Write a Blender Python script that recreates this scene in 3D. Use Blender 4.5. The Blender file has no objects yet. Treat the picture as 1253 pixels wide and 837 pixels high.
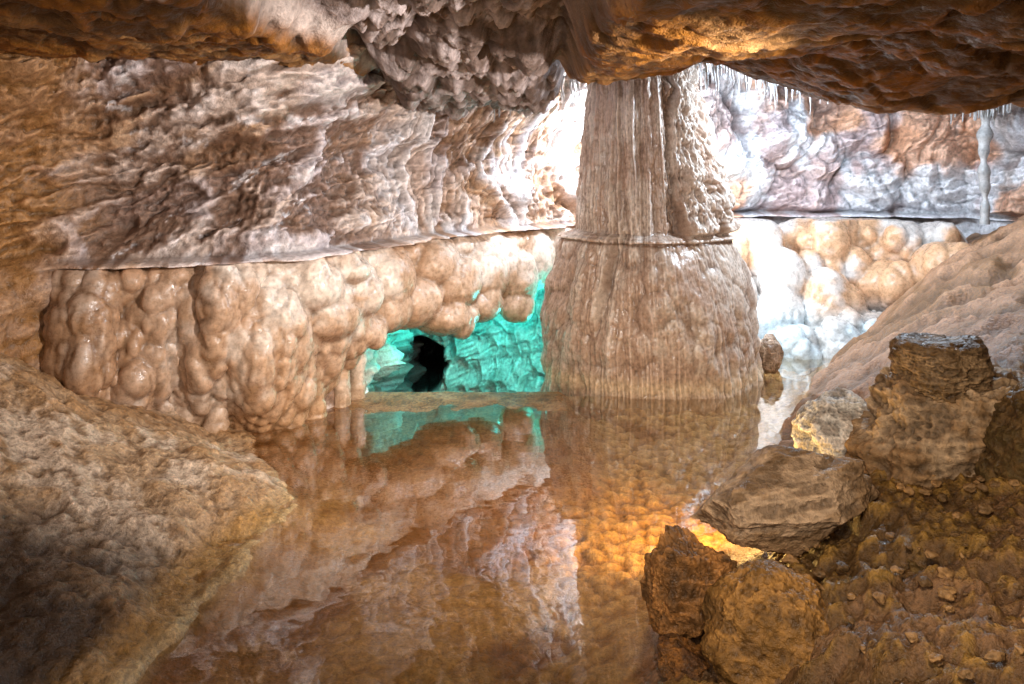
import bpy, math, numpy as np
from mathutils import Vector
rng=np.random.RandomState(7)
S=bpy.context.scene
# ---------------------------------------------------------------- noise
RT=rng.rand(64,64,64).astype(np.float32)
FP=rng.rand(32,32,32,3).astype(np.float32)
def vn(x,y,z):
    xi=np.floor(x).astype(int);yi=np.floor(y).astype(int);zi=np.floor(z).astype(int)
    fx=x-xi;fy=y-yi;fz=z-zi
    fx=fx*fx*fx*(fx*(fx*6-15)+10);fy=fy*fy*fy*(fy*(fy*6-15)+10);fz=fz*fz*fz*(fz*(fz*6-15)+10)
    x0=xi&63;x1=(xi+1)&63;y0=yi&63;y1=(yi+1)&63;z0=zi&63;z1=(zi+1)&63
    def l(a,b,t):return a+(b-a)*t
    return l(l(l(RT[x0,y0,z0],RT[x1,y0,z0],fx),l(RT[x0,y1,z0],RT[x1,y1,z0],fx),fy),
             l(l(RT[x0,y0,z1],RT[x1,y0,z1],fx),l(RT[x0,y1,z1],RT[x1,y1,z1],fx),fy),fz)*2-1
def rot(x,y,z):
    return .8*x+.6*y+3.3, -.36*x+.48*y+.8*z+1.7, .48*x-.64*y+.6*z+5.9
def fbm(x,y,z,o=4,g=.5):
    a=1;s=0;t=0
    for i in range(o):
        s=s+a*vn(x,y,z);t+=a;a*=g;x,y,z=rot(x*2.03,y*2.03,z*2.03)
    return s/t*1.4
def ridge(x,y,z,o=4,g=.5):
    a=1;s=0;t=0
    for i in range(o):
        s=s+a*(1-np.abs(vn(x+7.3*i,y+3.1*i,z+4.7*i))*2.2);t+=a;a*=g;x=x*2.1;y=y*2.1;z=z*2.1
    return s/t
def worley(x,y,z):
    xi=np.floor(x).astype(int);yi=np.floor(y).astype(int);zi=np.floor(z).astype(int)
    f1=np.full(x.shape,9.);f2=np.full(x.shape,9.)
    for a in(-1,0,1):
        for b in(-1,0,1):
            for c in(-1,0,1):
                q=FP[(xi+a)&31,(yi+b)&31,(zi+c)&31]
                d=(xi+a+q[...,0]-x)**2+(yi+b+q[...,1]-y)**2+(zi+c+q[...,2]-z)**2
                f2=np.where(d<f1,f1,np.minimum(f2,d));f1=np.minimum(f1,d)
    return np.sqrt(f1),np.sqrt(f2)
def sm(v,a,b):
    t=np.clip((v-a)/(b-a),0,1);return t*t*(3-2*t)
def mixc(c,d,t):
    return c*(1-t[...,None])+np.array(d)*t[...,None]
def C(shape,c): return np.ones(shape+(3,))*np.array(c)
# ---------------------------------------------------------------- materials
def rockmat(name,rough=.55,bump=.5,scale=22,spec=.4,var=.35,bd=.02,pt=(.44,.56,.45,1.3)):
    m=bpy.data.materials.new(name);m.use_nodes=True;n=m.node_tree.nodes;L=m.node_tree.links
    b=n['Principled BSDF'];b.inputs['Specular IOR Level'].default_value=spec
    at=n.new('ShaderNodeAttribute');at.attribute_name='Col'
    tc=n.new('ShaderNodeTexCoord')
    n1=n.new('ShaderNodeTexNoise');n1.inputs['Scale'].default_value=scale;n1.inputs['Detail'].default_value=3;n1.inputs['Roughness'].default_value=.75
    L.new(tc.outputs['Object'],n1.inputs['Vector'])
    mr=n.new('ShaderNodeMapRange');mr.inputs['From Min'].default_value=.3;mr.inputs['From Max'].default_value=.7
    mr.inputs['To Min'].default_value=1-var;mr.inputs['To Max'].default_value=1+var*.8
    L.new(n1.outputs['Fac'],mr.inputs['Value'])
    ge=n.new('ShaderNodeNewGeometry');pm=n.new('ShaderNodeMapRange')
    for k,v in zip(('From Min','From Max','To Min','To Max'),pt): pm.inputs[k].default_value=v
    L.new(ge.outputs['Pointiness'],pm.inputs['Value'])  # shade painted into base colour: crevices darkened, edges lightened
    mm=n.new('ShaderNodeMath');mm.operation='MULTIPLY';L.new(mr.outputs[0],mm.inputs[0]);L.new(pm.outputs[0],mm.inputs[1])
    vm=n.new('ShaderNodeVectorMath');vm.operation='SCALE'
    L.new(at.outputs['Color'],vm.inputs[0]);L.new(mm.outputs[0],vm.inputs['Scale'])
    L.new(vm.outputs[0],b.inputs['Base Color'])
    r=n.new('ShaderNodeMapRange');r.inputs['From Min'].default_value=.35;r.inputs['From Max'].default_value=.65
    r.inputs['To Min'].default_value=max(.08,rough-.18);r.inputs['To Max'].default_value=min(1,rough+.18)
    L.new(n1.outputs['Fac'],r.inputs['Value'])
    wm=n.new('ShaderNodeMath');wm.operation='MULTIPLY';L.new(r.outputs[0],wm.inputs[0]);L.new(at.outputs['Alpha'],wm.inputs[1]);L.new(wm.outputs[0],b.inputs['Roughness'])
    bp=n.new('ShaderNodeBump');bp.inputs['Strength'].default_value=bump;bp.inputs['Distance'].default_value=bd
    L.new(n1.outputs['Fac'],bp.inputs['Height']);L.new(bp.outputs[0],b.inputs['Normal'])
    return m
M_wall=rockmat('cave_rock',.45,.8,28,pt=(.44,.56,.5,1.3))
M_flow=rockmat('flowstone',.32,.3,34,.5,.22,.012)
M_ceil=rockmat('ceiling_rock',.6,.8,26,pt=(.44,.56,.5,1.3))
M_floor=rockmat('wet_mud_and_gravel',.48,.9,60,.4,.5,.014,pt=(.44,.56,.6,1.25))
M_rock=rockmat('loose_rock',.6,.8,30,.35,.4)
SAT={'cave_rock':1.08,'flowstone':1.03,'ceiling_rock':1.18,'wet_mud_and_gravel':1.15,'loose_rock':1.15}
# ---------------------------------------------------------------- mesh helpers
def setcol(me,col,wet=None,sat=1.1):
    a=me.color_attributes.new('Col','FLOAT_COLOR','POINT')
    col=col.reshape(-1,3);lu=(col@np.array([.3,.55,.15]))[:,None];col=lu+(col-lu)*sat
    c=np.ones((len(me.vertices),4),np.float32);c[:,:3]=np.clip(col,0.004,.9)
    if wet is not None:c[:,3]=wet.reshape(-1)
    a.data.foreach_set('color',c.ravel())
def mk(name,V,F,col,mat,smooth=True,wet=None):
    me=bpy.data.meshes.new(name);V=np.asarray(V,np.float32);F=np.asarray(F,np.int32)
    me.vertices.add(len(V));me.vertices.foreach_set('co',V.ravel())
    k=F.shape[1];me.loops.add(F.size);me.loops.foreach_set('vertex_index',F.ravel())
    me.polygons.add(len(F));me.polygons.foreach_set('loop_start',np.arange(len(F),dtype=np.int32)*k)
    try: me.polygons.foreach_set('loop_total',np.full(len(F),k,np.int32))
    except Exception: pass
    me.polygons.foreach_set('use_smooth',np.full(len(F),smooth));me.update(calc_edges=True);me.validate()
    if col is not None:setcol(me,col,wet,SAT.get(mat.name,1.1))
    me.materials.append(mat);o=bpy.data.objects.new(name,me);S.collection.objects.link(o);return o
def gridF(r,c,wrap=False):
    i=np.arange(r*c).reshape(r,c)
    if wrap: i=np.concatenate([i,i[:,:1]],1)
    return np.stack([i[:-1,:-1],i[:-1,1:],i[1:,1:],i[1:,:-1]],-1).reshape(-1,4)
def grid(name,X,Y,Z,col,mat,wrap=False,keep=None,wet=None):
    F=gridF(*X.shape,wrap=wrap)
    if keep is not None:F=F[keep.reshape(-1)[F].all(1)]
    return mk(name,np.stack([X,Y,Z],-1).reshape(-1,3),F,col,mat,wet=wet)
# ---------------------------------------------------------------- wall path
PTS=np.array([(-3.0,-2.2),(-3.3,.5),(-3.1,2.6),(-2.9,3.6),(-2.5,4.35),(-1.9,4.62),(-1.34,4.85),(-.97,5.4),(-.72,5.76),(-.17,6.3),(.51,6.83),(1.3,7.4),(2.2,7.75),(3.2,7.8),(4.2,7.5),(4.8,6.6),(5.1,5.2),(5.0,3),(4.0,.5),(3.0,-2.2),(0,-3.)])
def catmull(dense=.0095,coarse=.08,d0=2,d1=16):
    out=[];n=len(PTS)
    for i in range(n):
        p0,p1,p2,p3=PTS[i-1],PTS[i],PTS[(i+1)%n],PTS[(i+2)%n]
        l=np.linalg.norm(p2-p1);k=int(l/(dense if d0<=i<d1 else coarse))+1
        t=np.arange(k)[:,None]/k
        out.append(.5*((2*p1)+(-p0+p2)*t+(2*p0-5*p1+4*p2-p3)*t**2+(-p0+3*p1-3*p2+p3)*t**3))
    return np.concatenate(out)
P=catmull();T=np.roll(P,-1,0)-np.roll(P,1,0);T/=np.linalg.norm(T,axis=1)[:,None]
for _ in range(40): T=(T+np.roll(T,1,0)+np.roll(T,-1,0))/3
T/=np.linalg.norm(T,axis=1)[:,None]
N=np.stack([T[:,1],-T[:,0]],1)
zs=np.concatenate([np.arange(-.8,2.62,.0095),np.arange(2.65,3.2,.1)])
PX,ZZ=np.meshgrid(P[:,0],zs);PY,_=np.meshgrid(P[:,1],zs);NX,_=np.meshgrid(N[:,0],zs);NY,_=np.meshgrid(N[:,1],zs)
vis=(PY>2.5)
up=sm(ZZ,1.0,1.1)
alc=sm(PX,-1.08,-.86)*(1-sm(PX,.75,1.1))*(1-sm(ZZ,.55,.85))*vis
right=sm(PX,1.2,2.0)*vis
drap=sm(PX,-1.1,-.5)*(1-sm(PX,1.6,2.4))*vis
lefte=(1-sm(PX,-2.6,-2.3))
h=ZZ-1.06
off=-.03*up+ .38*sm(h,.45,1.35)*(1-right*.6)
off+=np.where(ZZ<1.04,-.12,0)*(1-lefte)
off+= .12*fbm(PX*.9,PY*.9,ZZ*1.8,3)*up
big=fbm(PX*1.5,PY*1.5,ZZ*2.0,3)
wx=.25*big
sh=ZZ-.25*(PX+1.5)
rid=ridge(PX*1.9+wx,PY*1.9,sh*4.2+wx,5,.5)
f8=fbm(PX*6,PY*6,sh*10,5,.58);f20=fbm(PX*22,PY*22,ZZ*24,4,.6)
bil=np.abs(fbm(PX*3.2+wx,PY*3.2,sh*5.5,4,.5))
dr=ridge(PX*5+big,PY*5,ZZ*.7+big*.5,4,.55)
w1,w2=worley(PX*2.3+.4*big,PY*2.3,ZZ*2.2)
lump=np.clip(1-w1*w1*1.6,-.3,1)
ws1,_=worley(PX*6+.8*big,PY*6,ZZ*5);ls=np.clip(1-ws1*ws1*1.8,-.3,1)
nearL=sm(ZZ,1.06,1.16)
amp=.30+.70*nearL
det=.11*(rid-.5)+.11*(bil-.3)+.034*f8+.012*f20
off+=amp*(1-right*.5)*(.10*big+ det*(1-.5*drap))
off+=amp*drap*(.12*(dr-.5)+.03*ls)
off+=right*amp*(.30*lump+.09*ls)
off+=.05*(1-up)*ls
off+=.13*(1-drap)*(1-right)*(1-lefte)*np.clip(1-h/.28,0,1)*up*.6
lipm=sm(PX,-2.5,-2.35)*(1-sm(PX,3.9,4.3))*vis
lip=np.exp(-((ZZ-1.045-.006*vn(PX*5,PY*5,ZZ*0))/.017)**4)
off+=lip*lipm*(.15+.04*vn(PX*6,PY*6,ZZ*0+3)+.02*vn(PX*20,PY*20,ZZ*0+3))
X=PX+NX*off;Y=PY+NY*off;Z=ZZ+.03*f8*nearL+.04*big*nearL
Y=Y+alc*np.maximum(7.15-PY,.05)+alc*(.16*ls+.10*(rid-.5))
hole=np.exp(-(((X+.90+.05*f8)/.27)**2+((Z+.30)/.24)**2)**3)
Y=Y+hole*1.0*alc
ae=sm(alc,.0,.1)*(1-sm(alc,.9,1));X=X+ae*(.16*fbm(X*4,Y*4,Z*4,3)+.05*fbm(X*13,Y*13,Z*13,2))
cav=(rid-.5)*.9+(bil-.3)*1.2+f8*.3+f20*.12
col=C(X.shape,(.59,.48,.42))
o1=fbm(PX*1.8+9,PY*1.8,sh*3.5,5)
col=mixc(col,(.47,.28,.14),sm(o1,.0,.35)*.7)
col=mixc(col,(.58,.52,.54),sm(fbm(PX*2.4+31,PY*2.4,sh*4,5),-.05,.35)*.8)
col=mixc(col,(.20,.11,.065),sm(-cav,.0,.40)*.85)  # crevice shade painted into the wall colour from its relief
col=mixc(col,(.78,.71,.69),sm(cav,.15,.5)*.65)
vein=sm(ridge(PX*2.6+4+.5*f8,PY*2.6,sh*3.6+.4*f8,4),.60,.85)
col=mixc(col,(.87,.85,.88),vein*.9*sm(big+o1,-.55,.05))
wh=sm(fbm(PX*5,PY*5,ZZ*1.2,5)+.5*(dr-.5),-.3,.15)*drap
col=mixc(col,(.82,.80,.82),wh*.85)
col=mixc(col,(.52,.32,.19),drap*sm(-dr,-.5,-.1)*.55)
col=mixc(col,(.62,.50,.52),right*.6);col=mixc(col,(.84,.86,.90),right*sm(fbm(PX*2+8,PY*2,ZZ*1.6,5)+.2*f8,-.25,.1)*.85)
col=mixc(col,(.68,.36,.20),right*sm(fbm(PX*1.6+3,PY*1.6,ZZ*1.7+7,4),.0,.3)*.8)
col=mixc(col,(.22,.15,.14),right*sm(-lump-.3*f8,-.35,.2)*.6)
col=mixc(col,(.46,.50,.48),alc*.9);col=mixc(col,(.18,.19,.17),alc*sm(-ls-.4*f8,-.4,.2)*.7)
col=mixc(col,(.008,.008,.008),sm(hole,.02,.2)*alc)  # near-black colour stands in for the shade inside the hole
col=mixc(col,(.36,.18,.06),(1-sm(PX+.1*f8,-2.6,-2.2))*.85)
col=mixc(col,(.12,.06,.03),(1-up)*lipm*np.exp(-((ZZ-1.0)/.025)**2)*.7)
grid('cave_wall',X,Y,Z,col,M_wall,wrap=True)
# ---------------------------------------------------------------- ceiling
xs=np.concatenate([np.arange(-4.5,-3.2,.1),np.arange(-3.2,4.6,.014),np.arange(4.6,6.2,.1)])
ys=np.concatenate([np.arange(-4,2.2,.1),np.arange(2.2,7.6,.014),np.arange(7.6,9.6,.1)])
X,Y=np.meshgrid(xs,ys);O=X*0
wr=fbm(X*1.4,Y*1.4,O+3,4);wr2=fbm(X*5,Y*5,O+8,4)
base=2.46+.10*wr
left=(1-sm(X+.18*wr+.05*wr2,-1.0,-.85))*(1-sm(Y+.15*wr,5.4,5.6))
cen=sm(X,-1.1,-.6)*(1-sm(X+.15*wr,.15,.45))
rightm=sm(X+.1*wr+.03*wr2,.22,.34)*(1-sm(Y+.22*wr+.08*wr2+.05*np.sin(X*5),4.60,4.72))
Zc=base+cen*(-.04-.42*sm(Y,3.2,5.6)*(1-.8*sm(Y,5.75,6.0))+.16*(ridge(X*3+.4*wr,Y*2.4,O+1,5,.55)-.5))
Zc=Zc+(2.17+.06*wr-Zc)*left
rz=2.12-.15*sm(X,1.1,1.9)+.08*fbm(X*1.9,Y*1.3,O+12,3)+.02*wr2
Zc=Zc+(rz-Zc)*rightm
rd=ridge(X*5+.6*wr,Y*3+.6*wr2,O+6,5,.55);f=fbm(X*14,Y*11,O+2,5,.6)
Zc+=-.022*(rd-.5)-.014*f-.02*wr2
pit,_=worley(X*6+wr2,Y*4,O+.5);Zc+=.03*sm(-pit,-.35,-.1)*(left+rightm)
Zc-=.025*sm(np.sin((Y+.5*wr+.2*X)*6),.3,.45)*(left+rightm)
sl=np.clip(left+rightm,0,1)
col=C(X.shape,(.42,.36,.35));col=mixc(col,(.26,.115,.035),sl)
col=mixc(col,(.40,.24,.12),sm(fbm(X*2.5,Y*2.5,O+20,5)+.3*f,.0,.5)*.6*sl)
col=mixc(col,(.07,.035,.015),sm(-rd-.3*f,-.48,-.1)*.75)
col=mixc(col,(.72,.66,.66),sm(ridge(X*2.6+1+.3*wr2,Y*2.6,O+33,5),.70,.90)*.6)
edge=sm(rightm,.1,.4)*(1-sm(rightm,.6,.95));col=mixc(col,(.5,.36,.25),edge*.4)
el=sm(left,.1,.4)*(1-sm(left,.6,.95));col=mixc(col,(.70,.62,.58),el*.7)
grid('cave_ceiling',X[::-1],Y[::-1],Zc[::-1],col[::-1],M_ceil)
# ---------------------------------------------------------------- floor
ys=[-4.];
while ys[-1]<9.:
    y=ys[-1];ys.append(y+(.12 if y<1.7 else .004*max(y,1.7) if y<6.6 else .05))
ys=np.array(ys)
xs=np.concatenate([np.arange(-4.5,-3.1,.1),np.arange(-3.1,3.4,.0105),np.arange(3.4,4.9,.02),np.arange(4.9,6,.1)])
X,Y=np.meshgrid(xs,ys);O=X*0
yl=[-4,2.0,2.54,2.88,3.28,3.8,4.08,4.5,4.91,5.4,6];xl=[-1.3,-1.25,-1.21,-1.16,-1.09,-.98,-1.15,-1.45,-1.63,-1.8,-2]
yr=[-4,2.0,2.54,2.83,3.2,3.56,4.08,4.91,6.19,7,9];xr=[.5,.4,.42,.5,.72,1.0,1.30,1.66,2.41,3,4]
wn=fbm(X*2.2,Y*2.2,O+5,4);wf=fbm(X*9,Y*9,O+15,5,.6);wff=fbm(X*28,Y*28,O+25,4,.65)
XL=np.interp(Y,yl,xl)+.07*wn+.03*wf;XR=np.interp(Y,yr,xr)+.05*wn+.03*wf
sL=XL-X;sR=X-XR
c1,c2=worley(X*15+wf*.5,Y*15,O+.5);cob=np.clip(1-c1*c1*2.2,-.2,1)
c3,_=worley(X*26,Y*26,O+.5);cob2=np.clip(1-c3*c3*2.2,-.2,1)
cm=.35+.65*sm(X+.4*wn,-.3,.4)
front=1-sm(Y,3.0,3.7)
hL=.02+.13*sm(sL,.03,.45)+.34*sm(sL,.2,1.5)+.18*sm(sL,1.0,1.6)
hR_f=.02+.65*sR-.22*np.clip(sR-.9,0,9)
far=sm(Y,5,6)
hR=hR_f*(1-far)+far*(.02+.85*sR-.3*np.clip(sR-.9,0,9))
hR=hR*(1-front)+front*(.02+.16*sm(sR,.05,.7)+.24*np.clip(sR,0,9))
strata=.03*np.sin((Y*1.2+X*.9+.5*wn)*9)
shelf=sm(Y+.35*wn,3.4,4.7)*(1-sm(X+.1*wn,.35,.6))
pool=-.10-.03*wn+.022*cob*cm+.005*cob2
pool=pool*(1-shelf)+shelf*(-.022+.026*sm(Y,4.4,5.45)+.010*wn+.005*wf+.002*wff)
dpt=np.clip(np.minimum(-sL,-sR)/.3,0,1);pool=pool*(.12+.88*dpt)
Lm=sm(sL,-.02,.04);Rm=sm(sR,-.02,.04)
Zf=pool*(1-Lm)*(1-Rm)+hL*Lm+hR*Rm
Zf+=Lm*(.035*wn+.014*wf+.010*wff)+Rm*(.035*wn+.014*wf+.009*wff)
Zf+=Rm*(1-front)*(strata+.04*(ridge(X*4,Y*4,O+3,4)-.5))
rug=Rm*sm(3.1-Y+.5*(X-1)+.2*wn,-.1,.3)
Zf+=rug*(.08*(ridge(X*3+wn,Y*3,O+3,5,.5)-.5)+.03*wf+.012*wff)
sink=sm(Y+.05*wn,5.58,5.75)*(1-sm(X,.6,.9))*sm(X,-1.6,-1.2)
Zf=Zf*(1-sink)+sink*(-.62+.05*wn)
cp=C(X.shape,(.50,.32,.15))
cp=mixc(cp,(.66,.50,.30),sm(cob,.2,.9)*.7*cm);cp=mixc(cp,(.19,.09,.03),sm(-cob,-.1,.15)*.6*cm)
cp=mixc(cp,(.24,.105,.035),sm(wn-.5*X,-.25,.35)*.85)
cs=mixc(C(X.shape,(.32,.16,.07)),(.46,.28,.16),sm(wf+wn,-.1,.5)*.6);cs=mixc(cs,(.16,.07,.03),sm(-wff-wf*.6,.1,.6)*.6);cp=mixc(cp,cs,shelf)
cb=mixc(C(X.shape,(.50,.34,.21)),(.36,.20,.09),sm(wf+wn*.5,-.2,.5)*.7)
cb=mixc(cb,(.70,.57,.45),sm(fbm(X*4+7,Y*4,O+40,4)+.4*wff,.0,.5)*.6)
cb=mixc(cb,(.14,.07,.03),sm(-wff,.1,.5)*.6)
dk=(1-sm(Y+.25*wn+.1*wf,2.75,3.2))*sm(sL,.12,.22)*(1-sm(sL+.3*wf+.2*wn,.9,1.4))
cb=mixc(cb,(.028,.012,.005),dk*.9)  # front slope of the bank: shade painted into its colour
cb=mixc(cb,(.42,.23,.07),sm(sL,.0,.05)*(1-sm(sL,.12,.25))*(1-sm(Y,3.6,4.0))*.7)
cbr=mixc(C(X.shape,(.34,.20,.125)),(.18,.10,.05),sm(wf+wn,-.2,.5)*.8)
cbr=mixc(cbr,(.10,.055,.028),sm(-strata,.0,.03)*.55)
cbr=mixc(cbr,(.12,.07,.03),rug*(.6+.35*sm(wn+wff*.6,-.3,.3)))
cbr=mixc(cbr,(.36,.22,.07),rug*sm(wff+wf,.2,.8)*.6)
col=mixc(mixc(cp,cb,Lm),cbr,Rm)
col=mixc(col,(.4,.4,.35),sink)
rimc=np.exp(-((sL-.02)/.05)**2)*(1-sm(Y,3.9,4.3));col=mixc(col,(.55,.40,.22),rimc*.7)
wet=1-.62*shelf*(1-Lm)*(1-Rm)
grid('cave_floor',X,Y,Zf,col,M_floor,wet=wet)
# ---------------------------------------------------------------- water
xs=np.linspace(-2.2,3.6,240);ys=np.linspace(-1,7.9,300);X,Y=np.meshgrid(xs,ys)
keep=~((Y>5.5)&(X<.75))
mw=bpy.data.materials.new('pool_water');mw.use_nodes=True;n=mw.node_tree.nodes;L=mw.node_tree.links
n.remove(n['Principled BSDF']);out=n['Material Output']
tr=n.new('ShaderNodeBsdfTransparent');tr.inputs[0].default_value=(.93,.84,.68,1)
gl=n.new('ShaderNodeBsdfGlossy');gl.inputs['Roughness'].default_value=.02
# two-sided Schlick reflectance (same from above and from below)
ge=n.new('ShaderNodeNewGeometry');dp=n.new('ShaderNodeVectorMath');dp.operation='DOT_PRODUCT'
L.new(ge.outputs['Normal'],dp.inputs[0]);L.new(ge.outputs['Incoming'],dp.inputs[1])
def M(op,a,b=None,cl=False):
    k=n.new('ShaderNodeMath');k.operation=op;k.use_clamp=cl
    for i,v in enumerate((a,b)):
        if v is None:continue
        if isinstance(v,(int,float)):k.inputs[i].default_value=v
        else:L.new(v,k.inputs[i])
    return k.outputs[0]
ab=M('ABSOLUTE',dp.outputs['Value']);iv=M('SUBTRACT',1.0,ab,True);p5=M('POWER',iv,3.6)
rf=M('ADD',M('MULTIPLY',p5,1.45),.08,True)
mx=n.new('ShaderNodeMixShader');nz=n.new('ShaderNodeTexNoise');nz.inputs['Scale'].default_value=5;nz.inputs['Detail'].default_value=2
tc=n.new('ShaderNodeTexCoord');L.new(tc.outputs['Object'],nz.inputs['Vector'])
bp=n.new('ShaderNodeBump');bp.inputs['Strength'].default_value=.10;bp.inputs['Distance'].default_value=.02
L.new(nz.outputs['Fac'],bp.inputs['Height']);L.new(bp.outputs[0],gl.inputs['Normal'])
L.new(rf,mx.inputs[0]);L.new(tr.outputs[0],mx.inputs[1]);L.new(gl.outputs[0],mx.inputs[2]);L.new(mx.outputs[0],out.inputs[0])
grid('pool_water',X,Y,X*0,None,mw,keep=keep)
# ---------------------------------------------------------------- column
th=np.linspace(0,2*math.pi,900,endpoint=False);zc=np.concatenate([np.arange(-.3,1.0,.008),np.arange(1.0,1.09,.004),np.arange(1.09,2.75,.008)])
TH,ZC=np.meshgrid(th,zc);ct=np.cos(TH);st=np.sin(TH)
hw=np.interp(zc,[-.3,0,.1,.3,.5,.7,.85,.96,1.02,1.035,1.06,1.08,1.3,2.2,2.75],[.84,.81,.80,.79,.765,.72,.675,.625,.59,.585,.57,.52,.50,.40,.42])
cx=np.interp(zc,[0,1.04,1.1,2.2],[1.06,1.01,1.01,.975]);HW=hw[:,None];CX=cx[:,None]
ey=.80
a=ct*2.2;b=st*2.2
bn=fbm(a+3,b,ZC*1.4,4);fl=ridge(a*3.2+.3*bn,b*3.2,ZC*.35+bn*.3,2);fl2=ridge(a*6+.5*bn,b*6,ZC*1.6+bn,3);fn=fbm(a*4,b*4,ZC*9,5,.62);ff=fbm(a*9,b*9,ZC*22,4,.6)
upm=sm(ZC,1.06,1.1)
seam=np.exp(-((TH-(1.5*math.pi+.32)-.14*bn-.08*fn)/.06)**2)
rgt=sm(TH,1.5*math.pi+.32,1.5*math.pi+.5)*(1-sm(TH,1.95*math.pi,2*math.pi))
w1,_=worley(a*2.2+.3*bn,b*2.2,ZC*6);pl=np.clip(1-w1*w1*1.8,-.3,1)
R=HW*(1+.05*bn)+upm*(1-rgt)*(.030*(fl-.5)+.008*(fl2-.5))+(1-upm)*(.010*(fl-.5)+.010*(fl2-.5))+.014*fn+.005*ff
R+=upm*(-.06*seam+rgt*(.05*bn+.04*fn+.04*pl)+rgt*.08*(1-sm(ZC,1.1,1.8)))
R+=(1-upm)*(.026*pl+.03*bn-.06*np.exp(-((TH-(1.5*math.pi-.55)-.1*bn-.35*(ZC-.6))/.06)**2)*sm(ZC,.3,.6))
R+=(1-sm(ZC,.15,.45))*(.02*(ridge(a*5,b*5,ZC*.8,2)-.5))
R+=.024*np.exp(-((ZC-1.04-.008*bn)/.012)**4)*(1+1.2*bn+.8*fn)
X=CX+R*ct;Y=6.05+R*ey*st
col=C(X.shape,(.60,.49,.41));col=mixc(col,(.80,.71,.64),sm(fl+.5*fn,.45,.9)*.5)
col=mixc(col,(.28,.17,.115),sm(-fl2-.7*fn,-.4,.0)*.45)
col=mixc(col,(.42,.27,.19),sm(fbm(a*1.5+8,b*1.5,ZC*2.5,5)+.3*ff,-.1,.35)*.7)
col=mixc(col,(.22,.13,.085),sm(-pl,-.25,.15)*.45)
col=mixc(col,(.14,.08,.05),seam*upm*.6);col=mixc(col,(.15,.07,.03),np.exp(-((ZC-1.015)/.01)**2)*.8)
col=mixc(col,(.76,.58,.38),np.exp(-((ZC-.06)/.06)**2)*.6)
grid('stalagmite_column',X,Y,ZC,col,M_flow,wrap=True)
# ---------------------------------------------------------------- lumpy flowstone by voxel union
bpy.ops.mesh.primitive_ico_sphere_add(subdivisions=3,radius=1);io=bpy.context.object
IV=np.array([v.co[:] for v in io.data.vertices]);IF=np.array([p.vertices[:] for p in io.data.polygons]);bpy.data.objects.remove(io)
def union(name,sph,vox,mat,fn,sit=3,flat=None):
    V=[];F=[]
    for i,s in enumerate(sph):
        x,y,z,rx,ry,rz=s;V.append(IV*np.array([rx,ry,rz])+np.array([x,y,z]));F.append(IF+i*len(IV))
    o=mk(name,np.concatenate(V),np.concatenate(F),None,mat)
    md=o.modifiers.new('r','REMESH');md.mode='VOXEL';md.voxel_size=vox
    m2=o.modifiers.new('s','SMOOTH');m2.iterations=sit;m2.factor=.5
    dg=bpy.context.evaluated_depsgraph_get();me=bpy.data.meshes.new_from_object(o.evaluated_get(dg))
    o.modifiers.clear();o.data=me;me.materials.clear();me.materials.append(mat)
    k=len(me.vertices);co=np.empty(k*3,np.float32);me.vertices.foreach_get('co',co);co=co.reshape(-1,3)
    nn=np.empty(k*3,np.float32);me.vertex_normals.foreach_get('vector',nn);nn=nn.reshape(-1,3)
    d,c=fn(co[:,0].astype(float),co[:,1].astype(float),co[:,2].astype(float),nn)
    co=co+nn*d[:,None]
    if flat: co[:,2]=np.where(co[:,2]>flat,flat+(co[:,2]-flat)*.06,co[:,2])
    me.vertices.foreach_set('co',co.astype(np.float32).ravel());setcol(me,c,None,SAT.get(mat.name,1.1))
    me.polygons.foreach_set('use_smooth',np.full(len(me.polygons),True));me.update();return o
sph=[]
big=[(-1.24,4.95,.84,.2,.18),(-1.06,5.1,.92,.15,.1),(-1.16,5.05,.65,.2,.18),(-1.0,5.3,.49,.17,.12),(-1.04,5.2,.75,.185,.185),(-.88,5.5,.80,.21,.22),
(-.90,5.5,.57,.19,.15),(-.73,5.7,.61,.22,.20),(-.60,5.85,.85,.22,.20),(-.49,5.9,.47,.24,.15),(-.43,5.9,.70,.2,.21),(-.23,6.15,.74,.2,.25),(-.26,6.1,.51,.18,.14),
(-.09,6.3,.75,.17,.27),(.035,6.35,.65,.17,.25),(.035,6.3,.46,.14,.14),(.19,6.5,.78,.16,.25),(.40,6.7,.84,.15,.24),(.55,6.82,.80,.15,.26),(.8,7.0,.75,.2,.3),(1.1,7.2,.75,.2,.3)]
for x,y,z,rx,rz in big:
    sph.append((x,y+.03,z,rx*1.04,rx*1.08,rz))
    for k in range(2):
        a_=rng.uniform(-1.2,1.2);e=rng.uniform(-.6,.8);r=rng.uniform(.4,.6)*rx
        sph.append((x+math.sin(a_)*math.cos(e)*rx*.7,y+.05-math.cos(a_)*math.cos(e)*rx*.7,z+math.sin(e)*rz*.7,r,r,r*1.3))
def pathat(x):
    i=np.argmin(np.abs(P[:,0]-x)+np.where((P[:,1]<3.5),9,0));return P[i],N[i]
for x in np.arange(-2.4,1.4,.05):
    p,nv=pathat(x);
    for z,o_ in((.95,.0),(.88,-.02),(.80,-.06)):
        q=p+nv*(o_+rng.uniform(-.02,.03));r=rng.uniform(.08,.11);sph.append((q[0],q[1],z+rng.uniform(-.01,.01),r,r,min(r,.08) if z>.9 else r))
def bul(z): return np.interp(z,[-.2,0,.25,.5,.75,1],[-.24,-.18,-.02,.09,.08,.02])
def bulx(x,z): return bul(z)+.06*math.sin(x*8+z*3)+.04*math.sin(x*19-z*5)
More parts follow.
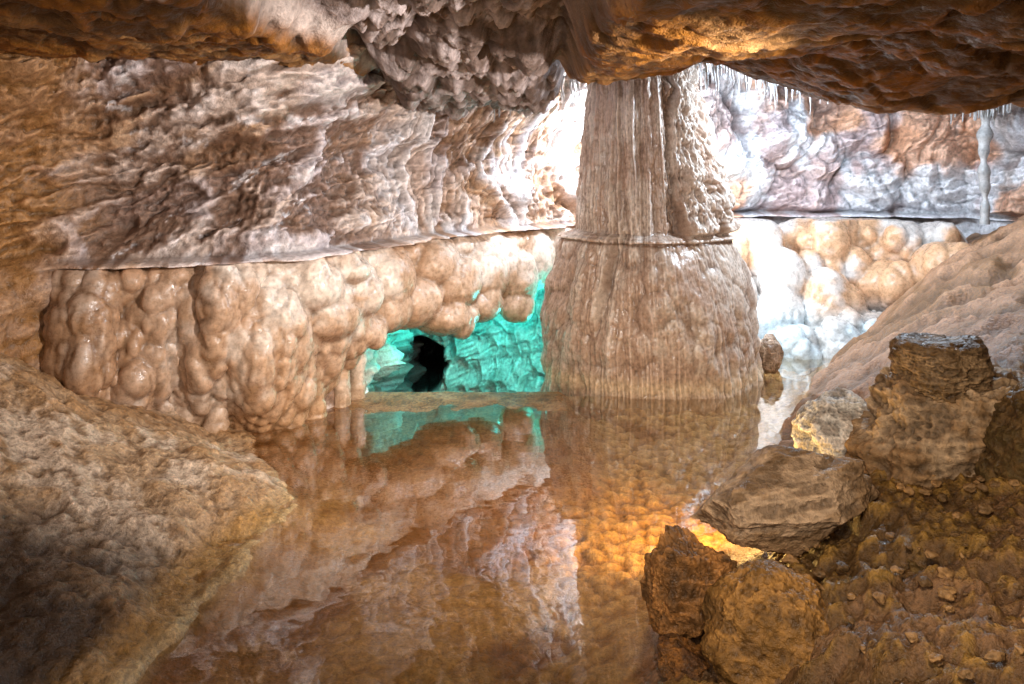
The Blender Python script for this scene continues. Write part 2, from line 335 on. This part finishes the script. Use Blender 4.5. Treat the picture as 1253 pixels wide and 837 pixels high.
for i in range(900):
    x=rng.uniform(-2.38,-1.02);z=rng.uniform(-.1,.92);p,nv=pathat(x)
    r=rng.choice([.035,.045,.06,.085])*rng.uniform(.8,1.2);q=p+nv*(bulx(x,z)+.01-r*.25+rng.uniform(-.02,.02))
    if x>-1.25 and z<.45: q=q+nv*(-.05)
    sph.append((q[0],q[1],z,r,r,r*rng.uniform(1.1,2.4)))
for x in np.arange(-2.4,-1.0,.07):
    for z in np.arange(-.1,.95,.08):
        p,nv=pathat(x);q=p+nv*(bulx(x,z)-.13);sph.append((q[0],q[1],z,.15,.15,.15))
for x,y,w,z0 in((-1.75,4.72,.10,.5),(-1.5,4.95,.09,.4),(-1.25,5.1,.08,.5),(-1.12,5.3,.07,.45),(-1.35,5.05,.06,.3),(-1.95,4.7,.08,.4),(-2.0,4.62,.06,.2),(-1.05,5.45,.07,.3)):
    for t in np.linspace(0,1,7): sph.append((x,y,z0*(1-t)-.03,w*(.6+.6*abs(t-.4)),w*(.6+.6*abs(t-.4)),.09))
def fA(x,y,z,nn):
    wv=fbm(x*5,y*5,z*5,3)
    w,_=worley(x*9+.6*wv,y*9,z*5.5);p=np.clip(1-w*w*1.8,-.2,1);r=ridge(x*20+wv,y*20,z*5,2);f=fbm(x*14,y*14,z*14,4,.6)
    lf=1-sm(x,-1.5,-1.0)
    d=(.004+.020*lf)*p+.003*(r-.5)+.006*f+.010*wv
    c=C(x.shape,(.68,.55,.45));c=mixc(c,(.38,.235,.15),sm(-p-.3*f,-.45,.1)*(.2+.65*lf));c=mixc(c,(.84,.75,.66),sm(fbm(x*3,y*3,z*3+4,4),-.1,.35)*.6)  # hollows between lumps get shade painted into their colour
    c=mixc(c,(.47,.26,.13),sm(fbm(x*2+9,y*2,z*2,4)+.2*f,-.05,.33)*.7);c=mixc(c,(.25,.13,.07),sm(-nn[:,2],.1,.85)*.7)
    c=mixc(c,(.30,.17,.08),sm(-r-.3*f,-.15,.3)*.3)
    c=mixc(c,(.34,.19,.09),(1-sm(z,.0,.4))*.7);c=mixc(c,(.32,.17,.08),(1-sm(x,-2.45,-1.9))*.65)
    return d,c
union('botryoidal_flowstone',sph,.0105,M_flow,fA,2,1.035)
sp=[]
for x,y,z,rx,rz in((1.75,7.3,.8,.3,.28),(2.17,7.45,.78,.34,.24),(2.76,7.5,.83,.36,.2),(3.28,7.4,.77,.26,.3),(2.47,7.3,.48,.36,.22),(2.98,7.3,.46,.28,.24),(3.5,7.2,.8,.22,.26),
 (2.2,7.1,.15,.4,.25),(2.75,7.15,.2,.4,.22),(3.3,7.1,.45,.3,.25),(1.8,7.1,.4,.35,.3),(3.8,7.2,.85,.25,.2),(1.7,6.95,.05,.4,.2),(2.5,6.8,-.02,.35,.14),(3.0,6.85,.1,.35,.2),(2.1,6.7,-.05,.2,.12),(3.7,6.9,.6,.3,.3)):
    sp.append((x,y,z,rx,rx*.8,rz))
    for k in range(4):
        a_=rng.uniform(-1.3,1.3);e=rng.uniform(-.7,.9);r=rng.choice([.3,.45,.6])*rx
        sp.append((x+math.sin(a_)*math.cos(e)*rx*.75,y-math.cos(a_)*math.cos(e)*rx*.65,z+math.sin(e)*rz*.75,r,r,r*1.4))
def fB(x,y,z,nn):
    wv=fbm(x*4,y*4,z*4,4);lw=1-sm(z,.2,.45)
    w,_=worley(x*8+wv,y*8,z*5);p=np.clip(1-w*w*1.8,-.2,1);f=fbm(x*12,y*12,z*12,5,.6);d=(.006+.024*lw)*p+.008*f+.02*wv
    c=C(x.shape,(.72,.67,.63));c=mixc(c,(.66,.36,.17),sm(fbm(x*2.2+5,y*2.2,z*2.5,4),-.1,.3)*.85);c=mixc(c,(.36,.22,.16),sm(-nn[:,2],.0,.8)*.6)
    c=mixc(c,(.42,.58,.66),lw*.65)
    return d,c
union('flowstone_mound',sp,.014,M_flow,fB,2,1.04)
# ---------------------------------------------------------------- rocks
bpy.ops.mesh.primitive_ico_sphere_add(subdivisions=7,radius=1);io=bpy.context.object
RV=np.array([v.co[:] for v in io.data.vertices]);RF=np.array([p.vertices[:] for p in io.data.polygons]);bpy.data.objects.remove(io)
def rock(name,c,r,seed,ca,cb,ang=.75,rough=.10,rz=0,tilt=0,planes=14,mat=M_rock,moss=0,cyl=False):
    g=np.random.RandomState(seed);v=RV.copy()
    if cyl:
        v[:,2]=np.clip(v[:,2]*1.35,-1,1)*(1-.08*np.abs(v[:,2]));q=np.hypot(v[:,0],v[:,1])+1e-6
        s_=np.power(q,.6)/q;v[:,0]*=s_;v[:,1]*=s_
    else:
        for k in range(planes):
            d=g.normal(size=3);d/=np.linalg.norm(d);h=g.uniform(ang-.12,ang+.12);s=v@d;v=v-np.where(s>h,(s-h)*.93,0)[:,None]*d
    a=v*1.0+seed*3.7
    n1=fbm(a[:,0]*1.6,a[:,1]*1.6,a[:,2]*1.6,5,.55);n2=ridge(a[:,0]*2.4,a[:,1]*2.4,a[:,2]*4,4)
    n3=fbm(a[:,0]*10,a[:,1]*10,a[:,2]*10,4,.6)
    v=v*(1+rough*n1+rough*.4*(n2-.5)+rough*.2*n3)[:,None]
    v=v*np.array(r);cz,sz=math.cos(rz),math.sin(rz);ctt,stt=math.cos(tilt),math.sin(tilt)
    x=v[:,0]*ctt+v[:,2]*stt;z=-v[:,0]*stt+v[:,2]*ctt;y=v[:,1]
    v=np.stack([x*cz-y*sz,x*sz+y*cz,z],1)+np.array(c)
    col=mixc(C(n1.shape,ca),cb,sm(n1+n3*.5,-.2,.4));col=mixc(col,(.07,.04,.02),sm(-n2,-.4,-.05)*.5)
    if moss: col=mixc(col,(.07,.055,.015),sm(n3+n1,0,.5)*moss)
    return mk(name,v,RF,col,mat)
rock('boulder',(.99,2.95,.42),(.40,.26,.19),3,(.50,.37,.26),(.34,.23,.14),ang=.7,tilt=-.12,rz=.15)
rock('rock',(.60,2.70,.20),(.16,.16,.23),5,(.40,.20,.08),(.17,.09,.04),ang=.65,rough=.2)
rock('rock',(.82,2.52,.16),(.22,.18,.22),8,(.38,.21,.08),(.20,.11,.04),ang=.85,rough=.12)
rock('rock',(1.08,2.55,.14),(.2,.2,.17),11,(.22,.14,.06),(.12,.07,.03),ang=.75,rough=.2)
rock('rock',(.56,2.58,.04),(.11,.1,.09),13,(.30,.14,.05),(.12,.06,.03),rough=.2)
rock('rock',(1.40,3.46,.46),(.19,.14,.19),17,(.86,.84,.80),(.80,.74,.68),ang=.9,rough=.12)
rock('rock',(1.22,3.3,.33),(.08,.07,.07),19,(.6,.45,.3),(.4,.27,.15))
rock('stalagmite_stump',(1.84,3.32,.47),(.40,.27,.31),23,(.50,.37,.25),(.28,.18,.10),rough=.20,cyl=True)
rock('stalagmite_cap',(1.74,3.26,.80),(.19,.17,.12),30,(.32,.22,.13),(.15,.095,.05),rough=.15,cyl=True)
rock('boulder',(2.05,2.95,.52),(.30,.3,.33),31,(.17,.105,.045),(.09,.055,.025),ang=.85,rough=.18,moss=.3)
rock('boulder',(1.55,2.75,.18),(.40,.32,.26),37,(.22,.14,.07),(.11,.065,.03),ang=.85,rough=.25,moss=.3)
rock('boulder',(1.25,2.2,.02),(.40,.32,.24),43,(.20,.12,.05),(.09,.055,.02),ang=.85,rough=.25)
rock('rock',(1.97,6.15,.12),(.10,.1,.15),41,(.5,.36,.26),(.35,.22,.14),ang=.95,rough=.1,mat=M_flow)
V=[];F=[];CC=[]
g=np.random.RandomState(5)
for i in range(170):
    x=g.uniform(.9,2.3);y=g.uniform(2.0,3.2)
    s_=x-np.interp(y,yr,xr);zz=.02+.16*sm(np.array(s_),.05,.7)+.24*max(s_,0)
    r=g.uniform(.005,.018)
    d=IV*(1+.5*fbm(IV[:,0]*1.2+i,IV[:,1]*1.2,IV[:,2]*1.2,3))[:,None]*np.array([r*g.uniform(.8,1.6),r*g.uniform(.8,1.4),r*.8])
    V.append(d+np.array([x,y,float(zz)+g.uniform(0,.04)]));F.append(IF+i*len(IV));CC.append(np.tile(np.array([.26,.16,.08])*g.uniform(.35,1.3),(len(IV),1)))
mk('gravel',np.concatenate(V),np.concatenate(F),np.concatenate(CC),M_rock)
# ---------------------------------------------------------------- thin stalactite column and crystals
def spikes(name,items,colr,mat):
    V=[];F=[];k=0
    for (x,y,z0,z1,r0,r1,wob) in items:
        m=10;n_=14 if abs(z1-z0)<.6 else 60
        t=np.linspace(0,1,n_)[:,None];a=np.linspace(0,2*math.pi,m,endpoint=False)[None,:]
        r=(r0+(r1-r0)*t)*(1+wob*.4*np.sin(t*23+x*9)+wob*.3*np.sin(t*51+y))
        xx=x+r*np.cos(a)+wob*.02*np.sin(t*9);yy=y+r*np.sin(a)+wob*.02*np.cos(t*7);zz=z0+(z1-z0)*t+a*0
        V.append(np.stack([xx,yy,zz],-1).reshape(-1,3));F.append(gridF(n_,m,True)+k);k+=n_*m
    V=np.concatenate(V);return mk(name,V,np.concatenate(F),C((len(V),),colr),mat)
spikes('thin_stalactite_column',[(4.0,6.8,2.3,1.05,.055,.03,.7)]+[(4.0+rng.normal()*.12,6.8+rng.normal()*.08,2.4,2.15-rng.uniform(.05,.25),.04,.004,.5) for i in range(60)],(.86,.85,.84),M_flow)
it=[]
for i in range(260):
    x=rng.uniform(1.3,3.2);y=rng.uniform(5.2,7.2)
    it.append((x,y,2.55,2.3-abs(rng.normal())*.12,rng.uniform(.012,.03),.002,.5))
for i in range(110):
    x=rng.uniform(-.7,.4);p,nv=pathat(x);q=p+nv*rng.uniform(.18,.4)
    it.append((q[0],q[1],2.35,2.12-abs(rng.normal())*.08,rng.uniform(.012,.03),.002,.5))
spikes('stalactites',it,(.80,.78,.78),M_flow)
# ---------------------------------------------------------------- lamps
def lamp(name,kind,loc,en,col,size=.05,tgt=None,spot=60,blend=.6):
    l=bpy.data.lights.new(name,kind);l.energy=en;l.color=col
    if kind=='AREA': l.size=size
    else: l.shadow_soft_size=size
    if kind=='SPOT': l.spot_size=math.radians(spot);l.spot_blend=blend
    o=bpy.data.objects.new(name,l);o.location=loc;S.collection.objects.link(o)
    if tgt is not None:o.rotation_euler=(Vector(tgt)-Vector(loc)).to_track_quat('-Z','Y').to_euler()
    return o
lamp('cave_lamp_white','POINT',(.72,6.5,1.75),40,(.82,.90,1),.06)
lamp('cave_lamp_high','SPOT',(.45,5.25,2.28),165,(.76,.86,1),.06,(-.35,6.0,1.45),85,.6)
lamp('cave_lamp_cool','POINT',(1.35,6.6,1.7),62,(.74,.87,1),.06)
lamp('cave_lamp_low','POINT',(1.75,6.55,.8),24,(.84,.93,1),.06)
lamp('cave_lamp_blue','POINT',(2.4,5.6,2.22),200,(.66,.83,1),.06)
lamp('cave_lamp_teal','POINT',(.40,6.47,.15),32,(.03,.85,.80),.06)
lamp('cave_lamp_teal','POINT',(-.35,6.45,.55),30,(.03,.85,.78),.06)
lamp('cave_lamp_amber','POINT',(.92,3.40,.22),11,(1,.60,.16),.03)
lamp('cave_lamp_amber','SPOT',(1.02,3.30,.38),75,(1,.60,.14),.03,(.50,3.75,-.1),75,.8)
lamp('fill_warm','AREA',(-.4,.0,1.9),36,(1,.88,.78),.9,(-.6,4.6,.6))  # unseen fill light added beside the camera for the foreground
lamp('fill_column','SPOT',(-.3,.6,1.9),330,(1,.92,.86),.10,(1.0,5.9,.95),28,.8)  # unseen fill spot added to light the column
lamp('fill_wall','SPOT',(1.55,2.1,1.75),560,(1,.92,.87),.06,(-1.6,4.9,1.2),66,.8)  # unseen spot added out of frame to rake the wall relief
lamp('fill_pool','SPOT',(.1,1.3,1.95),230,(1,.82,.60),.15,(-.2,4.8,0),56,.9)  # unseen fill spot added overhead to brighten the pool floor
lamp('fill_rocks','SPOT',(.4,.9,1.9),150,(1,.80,.58),.12,(1.4,3.0,.4),60,.9)  # unseen fill spot added to brighten right bank and rocks
# ---------------------------------------------------------------- world and camera
w=bpy.data.worlds.new('World');S.world=w;w.use_nodes=True;nt=w.node_tree;sk=nt.nodes.new('ShaderNodeTexSky');sk.sky_type='NISHITA';sk.sun_disc=False
sk.sun_elevation=math.radians(10);nt.links.new(sk.outputs[0],nt.nodes['Background'].inputs[0]);nt.nodes['Background'].inputs[1].default_value=.05
cd=bpy.data.cameras.new('camera');cam=bpy.data.objects.new('camera',cd);S.collection.objects.link(cam);S.camera=cam
cam.location=(0,0,1.7);cam.rotation_euler=(math.pi/2,0,0);cd.sensor_width=36;cd.lens=28.24;cd.shift_y=-.190;cd.clip_start=.05;cd.clip_end=100
S.view_settings.view_transform='Standard';S.view_settings.look='None';S.view_settings.exposure=0
